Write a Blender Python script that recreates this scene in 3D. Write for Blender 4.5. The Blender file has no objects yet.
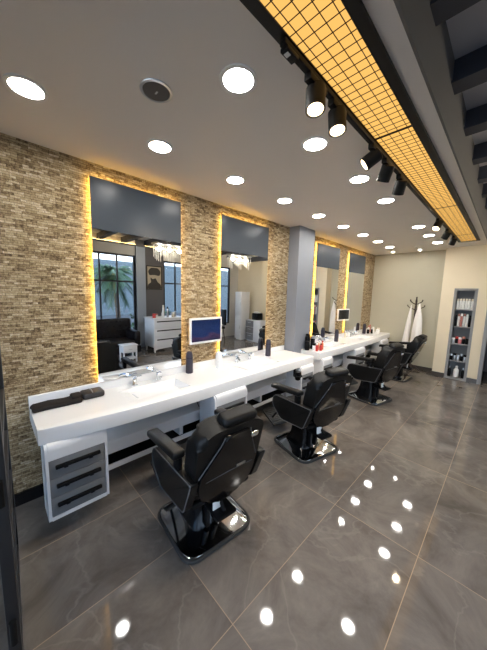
import bpy, bmesh, math, random
from mathutils import Vector, Matrix
random.seed(7)
PI = math.pi
sc = bpy.context.scene
COL = sc.collection

# ------------------------------------------------------------------ helpers
def link(o): COL.objects.link(o); return o

def thing(name, label, cat, loc=(0, 0, 0), rotz=0, group=None):
    o = link(bpy.data.objects.new(name, None))
    o.empty_display_size = .05
    o.location = loc; o.rotation_euler = (0, 0, rotz)
    o['label'] = label; o['category'] = cat
    if group: o['group'] = group
    return o

def tag(o, label, cat, group=None, kind=None):
    o['label'] = label; o['category'] = cat
    if group: o['group'] = group
    if kind: o['kind'] = kind
    return o

def obj(name, bm, mat, parent=None, loc=None, rot=None, smooth=40, label=None):
    me = bpy.data.meshes.new(name)
    bmesh.ops.recalc_face_normals(bm, faces=bm.faces[:])
    bm.to_mesh(me); bm.free()
    if mat: me.materials.append(mat)
    if smooth:
        for p in me.polygons: p.use_smooth = True
        try: me.set_sharp_from_angle(angle=math.radians(smooth))
        except Exception: pass
    o = link(bpy.data.objects.new(name, me))
    if parent: o.parent = parent
    if loc: o.location = loc
    if rot: o.rotation_euler = rot
    if label: o['label'] = label
    return o

def struct(name, bm, mat, smooth=40, label=None, cat=None):
    o = obj(name, bm, mat, smooth=smooth); o['kind'] = 'structure'
    if label: o['label'] = label
    o['category'] = cat or name.split('_')[0]
    return o

def B(): return bmesh.new()

def box(bm, x0, x1, y0, y1, z0, z1, bev=0, seg=2, M=None):
    r = bmesh.ops.create_cube(bm, size=1.0)
    vs = r['verts']
    for v in vs:
        v.co = Vector(((x0+x1)/2+v.co.x*(x1-x0), (y0+y1)/2+v.co.y*(y1-y0), (z0+z1)/2+v.co.z*(z1-z0)))
    if bev:
        es = list({e for v in vs for e in v.link_edges})
        rb = bmesh.ops.bevel(bm, geom=es, offset=bev, segments=seg, profile=.5, affect='EDGES')
        vs = list({v for f in rb['faces'] for v in f.verts} | {v for v in vs if v.is_valid})
    if M is not None:
        for v in vs: v.co = M @ v.co
    return vs

def cyl(bm, a, b, r, r2=None, n=20, caps=True):
    a = Vector(a); b = Vector(b); d = b-a
    q = Vector((0, 0, 1)).rotation_difference(d.normalized()).to_matrix().to_4x4()
    m = Matrix.Translation((a+b)/2) @ q
    return bmesh.ops.create_cone(bm, cap_ends=caps, segments=n, radius1=r, radius2=r if r2 is None else r2, depth=d.length, matrix=m)['verts']

def sph(bm, c, r, sx=1, sy=1, sz=1, n=12):
    m = Matrix.Translation(c) @ Matrix.Diagonal((sx, sy, sz, 1))
    return bmesh.ops.create_uvsphere(bm, u_segments=n+4, v_segments=n, radius=r, matrix=m)['verts']

def lathe(bm, prof, c=(0, 0, 0), n=20, M=None):
    rings = []
    for r, z in prof:
        ring = []
        for i in range(n):
            a = 2*PI*i/n
            p = Vector((c[0]+max(r, 1e-4)*math.cos(a), c[1]+max(r, 1e-4)*math.sin(a), c[2]+z))
            if M is not None: p = M @ p
            ring.append(bm.verts.new(p))
        rings.append(ring)
    for k in range(len(rings)-1):
        for i in range(n):
            bm.faces.new((rings[k][i], rings[k][(i+1) % n], rings[k+1][(i+1) % n], rings[k+1][i]))
    bm.faces.new(rings[0][::-1]); bm.faces.new(rings[-1])

def tube(bm, pts, r, n=8, closed=False):
    pts = [Vector(p) for p in pts]; N = len(pts)
    rr = r if isinstance(r, (list, tuple)) else [r]*N
    rings = []; up = Vector((0.013, 0.021, 1)).normalized(); prev = None
    for i, p in enumerate(pts):
        a = pts[(i-1) % N] if (closed or i > 0) else p
        b = pts[(i+1) % N] if (closed or i < N-1) else p
        t = (b-a).normalized()
        if prev is None:
            u = t.cross(up)
            if u.length < 1e-3: u = t.cross(Vector((1, 0, 0)))
        else:
            u = prev - t*prev.dot(t)
            if u.length < 1e-4: u = t.cross(up)
        u.normalize(); prev = u; w = t.cross(u)
        rings.append([bm.verts.new(p+rr[i]*(math.cos(2*PI*k/n)*u+math.sin(2*PI*k/n)*w)) for k in range(n)])
    for i in range(N if closed else N-1):
        A = rings[i]; C_ = rings[(i+1) % N]
        for k in range(n): bm.faces.new((A[k], A[(k+1) % n], C_[(k+1) % n], C_[k]))
    if not closed:
        bm.faces.new(rings[0][::-1]); bm.faces.new(rings[-1])

def prism(bm, pts, axis, a, b, bev=0, seg=3):
    """extrude a 2D outline; axis y: pts are (x,z); axis z: (x,y); axis x: (y,z)"""
    def P(p, t):
        return {'y': (p[0], t, p[1]), 'z': (p[0], p[1], t), 'x': (t, p[0], p[1])}[axis]
    A = [bm.verts.new(P(p, a)) for p in pts]; C_ = [bm.verts.new(P(p, b)) for p in pts]
    n = len(pts)
    f0 = bm.faces.new(A[::-1]); f1 = bm.faces.new(C_)
    for i in range(n): bm.faces.new((A[i], A[(i+1) % n], C_[(i+1) % n], C_[i]))
    if bev:
        es = list(f0.edges)+list(f1.edges)
        bmesh.ops.bevel(bm, geom=es, offset=bev, segments=seg, profile=.5, affect='EDGES')

def rounded(pts, r, n=5):
    """round the corners of a closed 2D polygon"""
    out = []; N = len(pts)
    for i in range(N):
        p0 = Vector(pts[i-1]); p = Vector(pts[i]); p1 = Vector(pts[(i+1) % N])
        ri = r[i] if isinstance(r, (list, tuple)) else r
        if ri <= 0: out.append(tuple(p)); continue
        d0 = (p0-p); d1 = (p1-p)
        l = min(ri, d0.length*.48, d1.length*.48)
        a = p+d0.normalized()*l; b = p+d1.normalized()*l
        for k in range(n+1):
            t = k/n
            q = a*(1-t)**2 + p*2*t*(1-t) + b*t*t
            out.append(tuple(q))
    return out

def bez(p0, p1, p2, n=8):
    p0, p1, p2 = Vector(p0), Vector(p1), Vector(p2)
    return [p0*(1-t)**2+p1*2*t*(1-t)+p2*t*t for t in [i/n for i in range(n+1)]]

# ------------------------------------------------------------------ materials
def mat(name, col, rough=.5, metal=0, spec=.5, emit=None, es=0, coat=0, noise=0, nscale=40, bump=0):
    m = bpy.data.materials.new(name); m.use_nodes = True
    nt = m.node_tree; b = nt.nodes['Principled BSDF']
    b.inputs['Base Color'].default_value = (*col, 1); b.inputs['Roughness'].default_value = rough
    b.inputs['Metallic'].default_value = metal; b.inputs['Specular IOR Level'].default_value = spec
    if coat: b.inputs['Coat Weight'].default_value = coat; b.inputs['Coat Roughness'].default_value = .08
    if emit: b.inputs['Emission Color'].default_value = (*emit, 1); b.inputs['Emission Strength'].default_value = es
    if noise or bump:
        tc = nt.nodes.new('ShaderNodeTexCoord'); nz = nt.nodes.new('ShaderNodeTexNoise')
        nz.inputs['Scale'].default_value = nscale; nz.inputs['Detail'].default_value = 4
        nt.links.new(tc.outputs['Object'], nz.inputs['Vector'])
        if noise:
            mx = nt.nodes.new('ShaderNodeMix'); mx.data_type = 'RGBA'
            mx.inputs[6].default_value = (*[c*(1-noise) for c in col], 1)
            mx.inputs[7].default_value = (*[min(1, c*(1+noise)) for c in col], 1)
            nt.links.new(nz.outputs['Fac'], mx.inputs[0]); nt.links.new(mx.outputs[2], b.inputs['Base Color'])
        if bump:
            bp = nt.nodes.new('ShaderNodeBump'); bp.inputs['Strength'].default_value = bump; bp.inputs['Distance'].default_value = .004
            nt.links.new(nz.outputs['Fac'], bp.inputs['Height']); nt.links.new(bp.outputs[0], b.inputs['Normal'])
    return m

def emis(name, col, s):
    m = bpy.data.materials.new(name); m.use_nodes = True; nt = m.node_tree
    nt.nodes.clear(); o = nt.nodes.new('ShaderNodeOutputMaterial'); e = nt.nodes.new('ShaderNodeEmission')
    e.inputs[0].default_value = (*col, 1); e.inputs[1].default_value = s
    nt.links.new(e.outputs[0], o.inputs[0]); return m

def glass(name, tint=(.9, .95, 1), gloss=.12):
    m = bpy.data.materials.new(name); m.use_nodes = True; nt = m.node_tree
    nt.nodes.clear(); o = nt.nodes.new('ShaderNodeOutputMaterial')
    t = nt.nodes.new('ShaderNodeBsdfTransparent'); t.inputs[0].default_value = (*tint, 1)
    g = nt.nodes.new('ShaderNodeBsdfGlossy'); g.inputs['Roughness'].default_value = .02
    fr = nt.nodes.new('ShaderNodeFresnel'); fr.inputs[0].default_value = 1.45
    mx = nt.nodes.new('ShaderNodeMixShader')
    nt.links.new(fr.outputs[0], mx.inputs[0]); nt.links.new(t.outputs[0], mx.inputs[1]); nt.links.new(g.outputs[0], mx.inputs[2])
    nt.links.new(mx.outputs[0], o.inputs[0]); return m

def stone_material():
    m = bpy.data.materials.new('travertine_split_face'); m.use_nodes = True; nt = m.node_tree; N = nt.nodes; L = nt.links
    b = N['Principled BSDF']; b.inputs['Roughness'].default_value = .85; b.inputs['Specular IOR Level'].default_value = .2
    tc = N.new('ShaderNodeTexCoord'); sp = N.new('ShaderNodeSeparateXYZ'); cb = N.new('ShaderNodeCombineXYZ')
    L.new(tc.outputs['Object'], sp.inputs[0]); L.new(sp.outputs['Y'], cb.inputs['X']); L.new(sp.outputs['Z'], cb.inputs['Y'])
    def brick(w, h, off, sq, sqf, mort):
        k = N.new('ShaderNodeTexBrick'); L.new(cb.outputs[0], k.inputs['Vector'])
        k.offset = off; k.squash = sq; k.squash_frequency = sqf
        k.inputs['Scale'].default_value = 1; k.inputs['Brick Width'].default_value = w; k.inputs['Row Height'].default_value = h
        k.inputs['Mortar Size'].default_value = mort; k.inputs['Mortar Smooth'].default_value = .3; k.inputs['Bias'].default_value = 0
        k.inputs['Color1'].default_value = (0, 0, 0, 1); k.inputs['Color2'].default_value = (1, 1, 1, 1); k.inputs['Mortar'].default_value = (.0, .0, .0, 1)
        return k
    # uneven courses: the joints wander a little
    wn = N.new('ShaderNodeTexNoise'); wn.inputs['Scale'].default_value = 14; wn.inputs['Detail'].default_value = 3
    L.new(tc.outputs['Object'], wn.inputs['Vector'])
    wv = N.new('ShaderNodeVectorMath'); wv.operation = 'MULTIPLY_ADD'; wv.inputs[1].default_value = (.022, .009, 0)
    L.new(wn.outputs['Color'], wv.inputs[0]); L.new(cb.outputs[0], wv.inputs[2])
    cb = wv
    k = brick(.062, .0165, .37, .6, 3, .0009)
    ramp = N.new('ShaderNodeValToRGB'); cr = ramp.color_ramp; cr.interpolation = 'LINEAR'
    cols = [(0, (.10, .066, .037)), (.18, (.235, .165, .092)), (.42, (.385, .285, .165)), (.66, (.49, .38, .235)), (.86, (.59, .48, .32)), (1, (.70, .60, .45))]
    cr.elements[0].position = 0; cr.elements[0].color = (*cols[0][1], 1); cr.elements[1].position = 1; cr.elements[1].color = (*cols[-1][1], 1)
    for p, c in cols[1:-1]:
        e = cr.elements.new(p); e.color = (*c, 1)
    # per-brick shade disturbed by fine mineral noise
    nz = N.new('ShaderNodeTexNoise'); nz.inputs['Scale'].default_value = 55; nz.inputs['Detail'].default_value = 6; nz.inputs['Roughness'].default_value = .7
    L.new(tc.outputs['Object'], nz.inputs['Vector'])
    nb = N.new('ShaderNodeTexNoise'); nb.inputs['Scale'].default_value = 1.3; nb.inputs['Detail'].default_value = 2
    L.new(tc.outputs['Object'], nb.inputs['Vector'])
    m1 = N.new('ShaderNodeMath'); m1.operation = 'MULTIPLY_ADD'; m1.inputs[1].default_value = 1.7; m1.inputs[2].default_value = -.76
    L.new(nz.outputs['Fac'], m1.inputs[0])
    m2 = N.new('ShaderNodeMath'); m2.operation = 'MULTIPLY_ADD'; m2.inputs[1].default_value = .75
    L.new(k.outputs['Color'], m2.inputs[0]); L.new(m1.outputs[0], m2.inputs[2])
    m3 = N.new('ShaderNodeMath'); m3.operation = 'MULTIPLY_ADD'; m3.inputs[1].default_value = .35; m3.inputs[2].default_value = -.12
    L.new(nb.outputs['Fac'], m3.inputs[0])
    m4 = N.new('ShaderNodeMath'); m4.operation = 'ADD'; L.new(m2.outputs[0], m4.inputs[0]); L.new(m3.outputs[0], m4.inputs[1])
    L.new(m4.outputs[0], ramp.inputs[0])
    mx = N.new('ShaderNodeMix'); mx.data_type = 'RGBA'; mx.inputs[7].default_value = (.05, .033, .02, 1)
    L.new(k.outputs['Fac'], mx.inputs[0]); L.new(ramp.outputs[0], mx.inputs[6])
    L.new(mx.outputs[2], b.inputs['Base Color'])
    # relief: every chip stands out by its own amount, rough face
    h1 = N.new('ShaderNodeMath'); h1.operation = 'MULTIPLY_ADD'; h1.inputs[1].default_value = .8
    L.new(k.outputs['Color'], h1.inputs[0]); L.new(nz.outputs['Fac'], h1.inputs[2])
    bp = N.new('ShaderNodeBump'); bp.inputs['Strength'].default_value = .9; bp.inputs['Distance'].default_value = .016
    L.new(h1.outputs[0], bp.inputs['Height']); L.new(bp.outputs[0], b.inputs['Normal'])
    return m

def floor_material():
    m = bpy.data.materials.new('polished_marble_tile'); m.use_nodes = True; nt = m.node_tree; N = nt.nodes; L = nt.links
    b = N['Principled BSDF']; b.inputs['Specular IOR Level'].default_value = .5
    tc = N.new('ShaderNodeTexCoord')
    mp = N.new('ShaderNodeMapping'); mp.inputs['Location'].default_value = (-.56+.58*5, -.79+1.13*4, 0)
    L.new(tc.outputs['Object'], mp.inputs[0])
    k = N.new('ShaderNodeTexBrick'); k.offset = 0; k.squash = 1; L.new(mp.outputs[0], k.inputs['Vector'])
    for n_, v in (('Scale', 1), ('Brick Width', .58), ('Row Height', 1.13), ('Mortar Size', .0022), ('Mortar Smooth', .1), ('Bias', 0)): k.inputs[n_].default_value = v
    k.inputs['Color1'].default_value = (0, 0, 0, 1); k.inputs['Color2'].default_value = (1, 1, 1, 1)
    # each tile has its own slab of marble: shift the pattern by the tile's own value
    sh = N.new('ShaderNodeVectorMath'); sh.operation = 'MULTIPLY_ADD'; sh.inputs[1].default_value = (9, 7, 5)
    L.new(k.outputs['Color'], sh.inputs[0]); L.new(tc.outputs['Object'], sh.inputs[2])
    n1 = N.new('ShaderNodeTexNoise'); n1.inputs['Scale'].default_value = 2.2; n1.inputs['Detail'].default_value = 9; n1.inputs['Roughness'].default_value = .68; n1.inputs['Distortion'].default_value = .8
    L.new(sh.outputs[0], n1.inputs['Vector'])
    r1 = N.new('ShaderNodeValToRGB'); r1.color_ramp.elements[0].position = .3; r1.color_ramp.elements[0].color = (.090, .078, .068, 1)
    r1.color_ramp.elements[1].position = .75; r1.color_ramp.elements[1].color = (.225, .196, .172, 1)
    L.new(n1.outputs['Fac'], r1.inputs[0])
    # thin pale veins
    n2 = N.new('ShaderNodeTexNoise'); n2.inputs['Scale'].default_value = 1.5; n2.inputs['Detail'].default_value = 6; n2.inputs['Distortion'].default_value = .5
    L.new(sh.outputs[0], n2.inputs['Vector'])
    a1 = N.new('ShaderNodeMath'); a1.operation = 'SUBTRACT'; a1.inputs[1].default_value = .5; L.new(n2.outputs['Fac'], a1.inputs[0])
    a2 = N.new('ShaderNodeMath'); a2.operation = 'ABSOLUTE'; L.new(a1.outputs[0], a2.inputs[0])
    r2 = N.new('ShaderNodeValToRGB'); r2.color_ramp.elements[0].color = (.22, .22, .22, 1); r2.color_ramp.elements[1].position = .012; r2.color_ramp.elements[1].color = (0, 0, 0, 1)
    L.new(a2.outputs[0], r2.inputs[0])
    mx = N.new('ShaderNodeMix'); mx.data_type = 'RGBA'; mx.inputs[7].default_value = (.30, .265, .235, 1)
    L.new(r2.outputs[0], mx.inputs[0]); L.new(r1.outputs[0], mx.inputs[6])
    mg = N.new('ShaderNodeMix'); mg.data_type = 'RGBA'; mg.inputs[7].default_value = (.33, .25, .18, 1)
    L.new(k.outputs['Fac'], mg.inputs[0]); L.new(mx.outputs[2], mg.inputs[6]); L.new(mg.outputs[2], b.inputs['Base Color'])
    rr = N.new('ShaderNodeMapRange'); rr.inputs['To Min'].default_value = .03; rr.inputs['To Max'].default_value = .06
    L.new(n1.outputs['Fac'], rr.inputs[0]); L.new(rr.outputs[0], b.inputs['Roughness'])
    return m

STONE = stone_material(); FLOOR = floor_material()
M = dict(
    ceil=mat('ceiling_paint', (.80, .765, .725), .55), ceilside=mat('fascia_paint', (.15, .145, .14), .6),
    soffit=mat('upper_deck_paint', (.62, .63, .68), .6), joist=mat('joist_paint', (.055, .062, .085), .5),
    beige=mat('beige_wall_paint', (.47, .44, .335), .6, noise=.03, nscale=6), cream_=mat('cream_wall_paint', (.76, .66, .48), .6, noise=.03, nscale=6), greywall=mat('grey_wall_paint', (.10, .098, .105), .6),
    palewall=mat('pale_wall_paint', (.60, .58, .54), .6), column=mat('grey_plaster', (.235, .25, .285), .45, noise=.06, nscale=5),
    trim=mat('grey_trim', (.25, .25, .255), .45), baseboard=mat('dark_tile_skirting', (.06, .052, .047), .2),
    black=mat('black_metal', (.006, .006, .006), .5, 0, .2), bframe=mat('black_frame', (.015, .015, .017), .45),
    white=mat('white_acrylic', (.86, .86, .86), .18, coat=.3), whitem=mat('white_lacquer', (.80, .80, .81), .3),
    grey=mat('grey_drawer_laminate', (.21, .21, .215), .55, 0, .25, noise=.06, nscale=60), blackp=mat('black_plastic', (.004, .004, .0045), .5, 0, .15),
    leather=mat('black_leather', (.006, .006, .006), .36, 0, .2, bump=.25, nscale=160), shell=mat('black_gloss_shell', (.004, .004, .0045), .12, 0, .22),
    piping=mat('grey_piping', (.10, .10, .105), .35), chrome=mat('chrome', (.82, .84, .86), .07, 1), steel=mat('brushed_steel', (.55, .56, .58), .3, 1),
    rubber=mat('black_rubber', (.016, .016, .016), .6), purple=mat('dark_violet_plastic', (.030, .024, .040), .4),
    whitep=mat('white_plastic', (.82, .82, .80), .35), fabric=mat('black_nylon', (.016, .013, .012), .75, 0, .2, bump=.5, nscale=90),
    robe=mat('white_terry', (.80, .77, .74), .9, bump=.6, nscale=150), wood=mat('dark_brown_wood', (.035, .018, .012), .4),
    shelfgrey=mat('grey_shelf_paint', (.25, .25, .25), .5), shelfback=mat('dark_grey_shelf_back', (.16, .17, .18), .6),
    red=mat('red_plastic', (.55, .035, .03), .35), orange=mat('orange_plastic', (.70, .16, .05), .35), pink=mat('pink_plastic', (.70, .22, .24), .4),
    cream=mat('cream_plastic', (.75, .68, .55), .4), rose=mat('brownish_rose_plastic', (.42, .17, .14), .4),
    sofa=mat('black_tufted_leather', (.010, .009, .010), .38, 0, .2), crystal=mat('crystal', (.85, .85, .82), .1, 0, .8, (1, .8, .5), .03),  # faint warm glow added to the crystal drops, though they are no lamps
    warmled=emis('warm_led', (1, .62, .12), 12), down=emis('cool_white_led', (1, .965, .90), 40), spotl=emis('warm_lamp', (1, .74, .45), 3.5),
    panel=emis('amber_light_panel', (1, .55, .14), .33), cove=emis('cove_led', (1, .62, .22), 5),
    mirror=mat('mirror_silver', (.80, .82, .84), .0, 1), film=mat('blue_grey_frosted_glass', (.056, .068, .084), .27, 0, .16),
    glass=glass('window_glass'), bluegl=glass('blue_door_glass', (.45, .58, .70)),
    screenblk=mat('dark_screen', (.01, .012, .014), .12), speaker=mat('grey_speaker_mesh', (.10, .095, .09), .7),
    bark=mat('palm_bark', (.16, .11, .075), .9, bump=1, nscale=30), leaf=mat('palm_leaf', (.05, .11, .035), .5),
    shrub=mat('shrub_leaf', (.06, .12, .04), .6), street=mat('asphalt', (.07, .07, .07), .8), faraway=mat('pale_building_plaster', (.13, .16, .17), .8),
    sepia=mat('sepia_paper', (.42, .36, .27), .6), ink=mat('dark_ink', (.03, .025, .02), .6), glossblack=mat('glossy_black', (.01, .01, .012), .1),
)

# ------------------------------------------------------------------ camera (right, forward, up frame of the room)
F = 259.1722400258176
def nrm(v): return v.normalized()
Yc = nrm(Vector((510-243.5, 299.5-325, F)))
Zc = -nrm(Vector((190-243.5, 2400-325, F))); Zc = nrm(Zc-Yc*Zc.dot(Yc))
Xc = Yc.cross(Zc)
cam = bpy.data.cameras.new('camera'); co = link(bpy.data.objects.new('camera', cam))
cam.sensor_fit = 'AUTO'; cam.sensor_width = 36; cam.lens = F*36/650
cam.clip_start = .02
R = Matrix((Xc, Yc, Zc))          # camera (x right, y down, z ahead) -> room
cr_ = R @ Vector((1, 0, 0)); cu_ = R @ Vector((0, -1, 0)); cb_ = R @ Vector((0, 0, -1))
mw = Matrix.Identity(4)
for i in range(3): mw[i][0] = cr_[i]; mw[i][1] = cu_[i]; mw[i][2] = cb_[i]
mw.translation = Vector((2.546, 0, 1.71))
co.matrix_world = mw
sc.camera = co

# ------------------------------------------------------------------ setting
H = 2.75; YB = 7.20; YN = 6.95; XR = 5.25; YF = -1.3; HU = 3.05; HT = 3.15
def sbox(name, m, *a, **k):
    lab = k.pop('label', None); cat = k.pop('cat', None)
    bm = B(); box(bm, *a, **k); return struct(name, bm, m, label=lab, cat=cat)
bm = B(); box(bm, -.1, XR+.15, YF-.1, YB+.15, -.1, 0); struct('floor', bm, FLOOR, label='polished dark brown grey marble tile floor', cat='floor')
sbox('wall_left', STONE, -.12, 0, YF-.1, YB+.12, 0, H, label='split face travertine mosaic wall behind the mirrors', cat='wall')
sbox('ceiling', M['ceil'], -.12, 2.144, YF-.1, YB+.12, H, HU+.02, label='smooth light grey lowered ceiling over the chairs', cat='ceiling')
sbox('trim_1', M['ceilside'], 2.144, 2.156, YF-.1, YN, H+.002, HT, label='dark grey vertical edge of the lowered ceiling', cat='trim')
sbox('ceiling_upper', M['soffit'], 2.10, XR+.12, YF-.1, YB+.12, HT, HT+.1, label='blue grey raised ceiling between the joists', cat='ceiling')
sbox('wall_back', M['beige'], 0, 1.50, YB, YB+.12, 0, H, label='beige wall at the far end behind the coat stand', cat='wall')
# niche wall: steps forward, with the recess for the shelf and the doorway
bm = B()
box(bm, 1.50, 1.72, YN, YB+.12, 0, HT); box(bm, 1.72, 2.09, YN, YB+.12, 1.91, HT); box(bm, 1.72, 2.09, YN+.25, YB+.12, 0, 1.91)
box(bm, 2.09, 2.25, YN, YB+.12, 0, HT); box(bm, 2.25, 3.05, YN, YB+.12, 2.08, HT); box(bm, 3.05, XR, YN, YB+.12, 0, HT)
struct('wall_far', bm, M['cream_'], label='cream wall holding the recessed shelf', cat='wall')
bm = B(); box(bm, 2.25, 2.31, YN-.02, YN+.2, 0, 2.08); box(bm, 2.99, 3.05, YN-.02, YN+.2, 0, 2.08); box(bm, 2.31, 2.99, YN-.02, YN+.2, 2.02, 2.08)
struct('door_1', bm, M['trim'], label='grey frame of the open doorway beside the shelf', cat='door')
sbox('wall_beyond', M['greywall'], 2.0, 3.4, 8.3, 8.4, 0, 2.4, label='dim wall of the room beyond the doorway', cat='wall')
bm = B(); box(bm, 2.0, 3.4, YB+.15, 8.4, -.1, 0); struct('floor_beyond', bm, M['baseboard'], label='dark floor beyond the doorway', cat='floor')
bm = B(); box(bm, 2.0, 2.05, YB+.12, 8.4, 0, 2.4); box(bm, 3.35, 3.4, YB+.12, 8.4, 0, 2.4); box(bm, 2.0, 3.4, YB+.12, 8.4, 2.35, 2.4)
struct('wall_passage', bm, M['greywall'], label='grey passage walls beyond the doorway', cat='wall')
sbox('column', M['column'], -.01, .19, 3.47, 3.91, 0, H, label='grey square column between the second and third mirror', cat='column')
bm = B(); box(bm, 0, 1.49, YB-.015, YB, 0, .09); struct('baseboard_back', bm, M['baseboard'], label='dark skirting under the beige far wall', cat='baseboard')
bm = B(); box(bm, 1.485, 1.72, YN-.015, YN, 0, .09); box(bm, 2.09, 2.25, YN-.015, YN, 0, .09); box(bm, 1.485, 1.5, YN, YB, 0, .09); box(bm, 3.05, XR, YN-.015, YN, 0, .09)
struct('baseboard_far', bm, M['baseboard'], label='dark skirting under the cream shelf wall', cat='baseboard')
bm = B(); box(bm, 0, .02, YF, 3.47, 0, .10); box(bm, 0, .02, 3.91, YB-.02, 0, .10)
struct('baseboard_left', bm, M['glossblack'], label='black skirting under the stone wall', cat='baseboard')

# raised ceiling joists
for i, y in enumerate([-.55, .25, .86, 1.47, 2.07, 2.68, 3.32, 3.9, 4.5, 5.1, 5.7, 6.3]):
    bm = B(); box(bm, 2.156, XR, y+.06, y+.13, HU-.03, HT); box(bm, 2.156, XR, y+.03, y+.16, HU-.045, HU-.03)
    struct('beam', bm, M['joist'], label='blue grey joist across the raised ceiling', cat='beam')

# window wall (right) and shop front, both of black framed glass
WX = XR
bm = B()
box(bm, WX-.06, WX+.14, 3.12, 3.37, 0, HT); box(bm, WX, WX+.14, 3.37, 4.0, 0, HT)
struct('wall_right', bm, M['greywall'], label='dark grey wall pier between the tall windows', cat='wall')
bm = B()
box(bm, WX, WX+.14, YF-.1, 3.12, 2.70, HT); box(bm, WX, WX+.14, YF-.1, 3.12, 0, .06)
box(bm, WX, WX+.14, 4.0, 6.55, 2.64, HT); box(bm, WX, WX+.14, 4.0, 6.55, 0, .5); box(bm, WX, WX+.14, 6.55, YB+.12, 0, HT)
struct('wall_window', bm, M['palewall'], label='pale wall around the tall windows facing the mirrors', cat='wall')
bm = B(); box(bm, 3.05, XR, YN-.12, YN, 2.84, HU-.05); struct('beam', bm, M['joist'], label='dark beam along the top of the cream wall', cat='beam')
bm = B(); box(bm, WX-.075, WX-.06, 3.11, 3.38, 0, HT-.2); struct('trim_2', bm, mat('blue_grey_post', (.32, .37, .44), .4), label='pale blue grey post beside the window', cat='trim')
def window(name, y0, y1, z0, z1, vs, hs, lab):
    bm = B(); t = .025
    box(bm, WX+.03, WX+.09, y0, y0+2*t, z0, z1); box(bm, WX+.03, WX+.09, y1-2*t, y1, z0, z1)
    box(bm, WX+.03, WX+.09, y0+2*t, y1-2*t, z0, z0+2*t); box(bm, WX+.03, WX+.09, y0+2*t, y1-2*t, z1-2*t, z1)
    for v in vs: box(bm, WX+.035, WX+.085, v-.018, v+.018, z0+2*t, z1-2*t)
    for h in hs: box(bm, WX+.036, WX+.084, y0+2*t, y1-2*t, h-.022, h+.022)
    o = struct(name, bm, M['bframe'], label=lab, cat='window')
    bm = B(); box(bm, WX+.057, WX+.063, y0+.03, y1-.03, z0+.03, z1-.03)
    obj('pane', bm, M['glass'], o)
window('window_1', -1.3, 3.12, .06, 2.70, [-.8, -.3, .2, .7, 1.2, 1.70, 2.17, 2.62], [1.94], 'black framed tall window behind the sofa')
window('window_2', 4.0, 6.55, .5, 2.64, [4.43, 4.9, 5.4, 5.9], [1.94], 'black framed window behind the white dresser')
def front(name, x0, x1, z0, z1, vs, hs, lab):
    bm = B()
    for v in [x0+.03]+vs+[x1-.03]: box(bm, v-.025, v+.025, YF-.06, YF, z0, z1)
    for h in [z0+.03]+hs+[z1-.03]: box(bm, x0+.03, x1-.03, YF-.055, YF-.005, h-.025, h+.025)
    o = struct(name, bm, M['bframe'], label=lab, cat='window')
    bm = B(); box(bm, x0+.03, x1-.03, YF-.033, YF-.027, z0+.03, z1-.03); obj('pane', bm, M['glass'], o)
front('window_3', 0, XR, 0, 2.72, [.9, 1.8, 2.7, 3.6, 4.5], [2.1], 'black framed glazed shop front')
bm = B(); box(bm, -.1, XR+.14, YF-.1, YF, 2.72, HT+.1); struct('wall_front', bm, M['greywall'], label='grey band above the shop front', cat='wall')

# outside
bm = B(); box(bm, -8, 30, -22, 26, -.16, -.11); struct('street', bm, M['street'], label='grey paving outside the windows', cat='street')
bm = B(); box(bm, 17, 20, -14, 22, -.11, 3.7); b1 = obj('street_building', bm, M['faraway']); tag(b1, 'pale low building across the street seen through the mirrored window', 'building')

# ------------------------------------------------------------------ ceiling fittings
def ordinal(i): return ['first', 'second', 'third', 'fourth', 'fifth', 'sixth', 'seventh', 'eighth', 'ninth'][i]
def downlight(x, y, r, lab, grp):
    t = thing('recessed_downlight', lab, 'ceiling light', (x, y, H), 0, grp)
    bm = B(); lathe(bm, [(r*.86, .001), (r*.88, -.006), (r*1.10, -.005), (r*1.12, .001)], n=32); obj('trim_ring', bm, M['whitep'], t)
    bm = B(); lathe(bm, [(r*.87, -.001), (r*.87, -.004)], n=32); obj('diffuser', bm, M['down'], t)
for i, (x, y) in enumerate([(.649, .217), (.647, .967), (.640, 1.717), (.655, 2.458), (.652, 3.21), (.652, 3.945), (.655, 4.69), (.655, 5.42), (.645, 6.17)]):
    downlight(x, y, .085, '%s round downlight from the street end in the ceiling row along the mirrors' % ordinal(i), 'round recessed downlights')
for i, (x, y) in enumerate([(1.495, .954), (1.482, 1.699), (1.486, 2.456), (1.483, 3.181), (1.482, 4.64), (1.475, 5.385), (1.47, 6.16)]):
    downlight(x, y, .085, '%s round downlight from the street end in the row beside the track spotlights' % ordinal(i), 'round recessed downlights')
downlight(.51, 6.86, .036, 'tiny round downlight at the far wall nearer the stone corner', 'small downlights by the far wall')
downlight(1.04, 6.88, .036, 'tiny round downlight at the far wall above the coat stand', 'small downlights by the far wall')
t = thing('ceiling_speaker', 'round grey loudspeaker recessed in the ceiling between the nearest downlights', 'speaker', (1.13, .705, H))
bm = B(); lathe(bm, [(.068, .001), (.07, -.006), (.082, -.004), (.084, .001)], n=32); obj('trim_ring', bm, M['steel'], t)
bm = B(); lathe(bm, [(.069, -.001), (.067, -.005), (.02, -.008), (.001, -.008)], n=32); obj('grille', bm, M['speaker'], t)
bm = B(); box(bm, -.012, .012, -.004, .004, -.0095, -.0075); obj('badge', bm, M['steel'], t)
t = thing('ceiling_speaker', 'round white flush loudspeaker in the ceiling gap between the downlights', 'speaker', (1.50, 3.91, H))
bm = B(); lathe(bm, [(.068, .001), (.07, -.003), (.082, -.002), (.084, .001)], n=32); obj('trim_ring', bm, M['ceil'], t)
bm = B(); lathe(bm, [(.069, -.001), (.067, -.002), (.001, -.002)], n=32); obj('grille', bm, M['ceil'], t)
t = thing('smoke_detector', 'small round white detector on the ceiling near the far wall', 'smoke detector', (1.11, 6.37, H))
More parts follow.
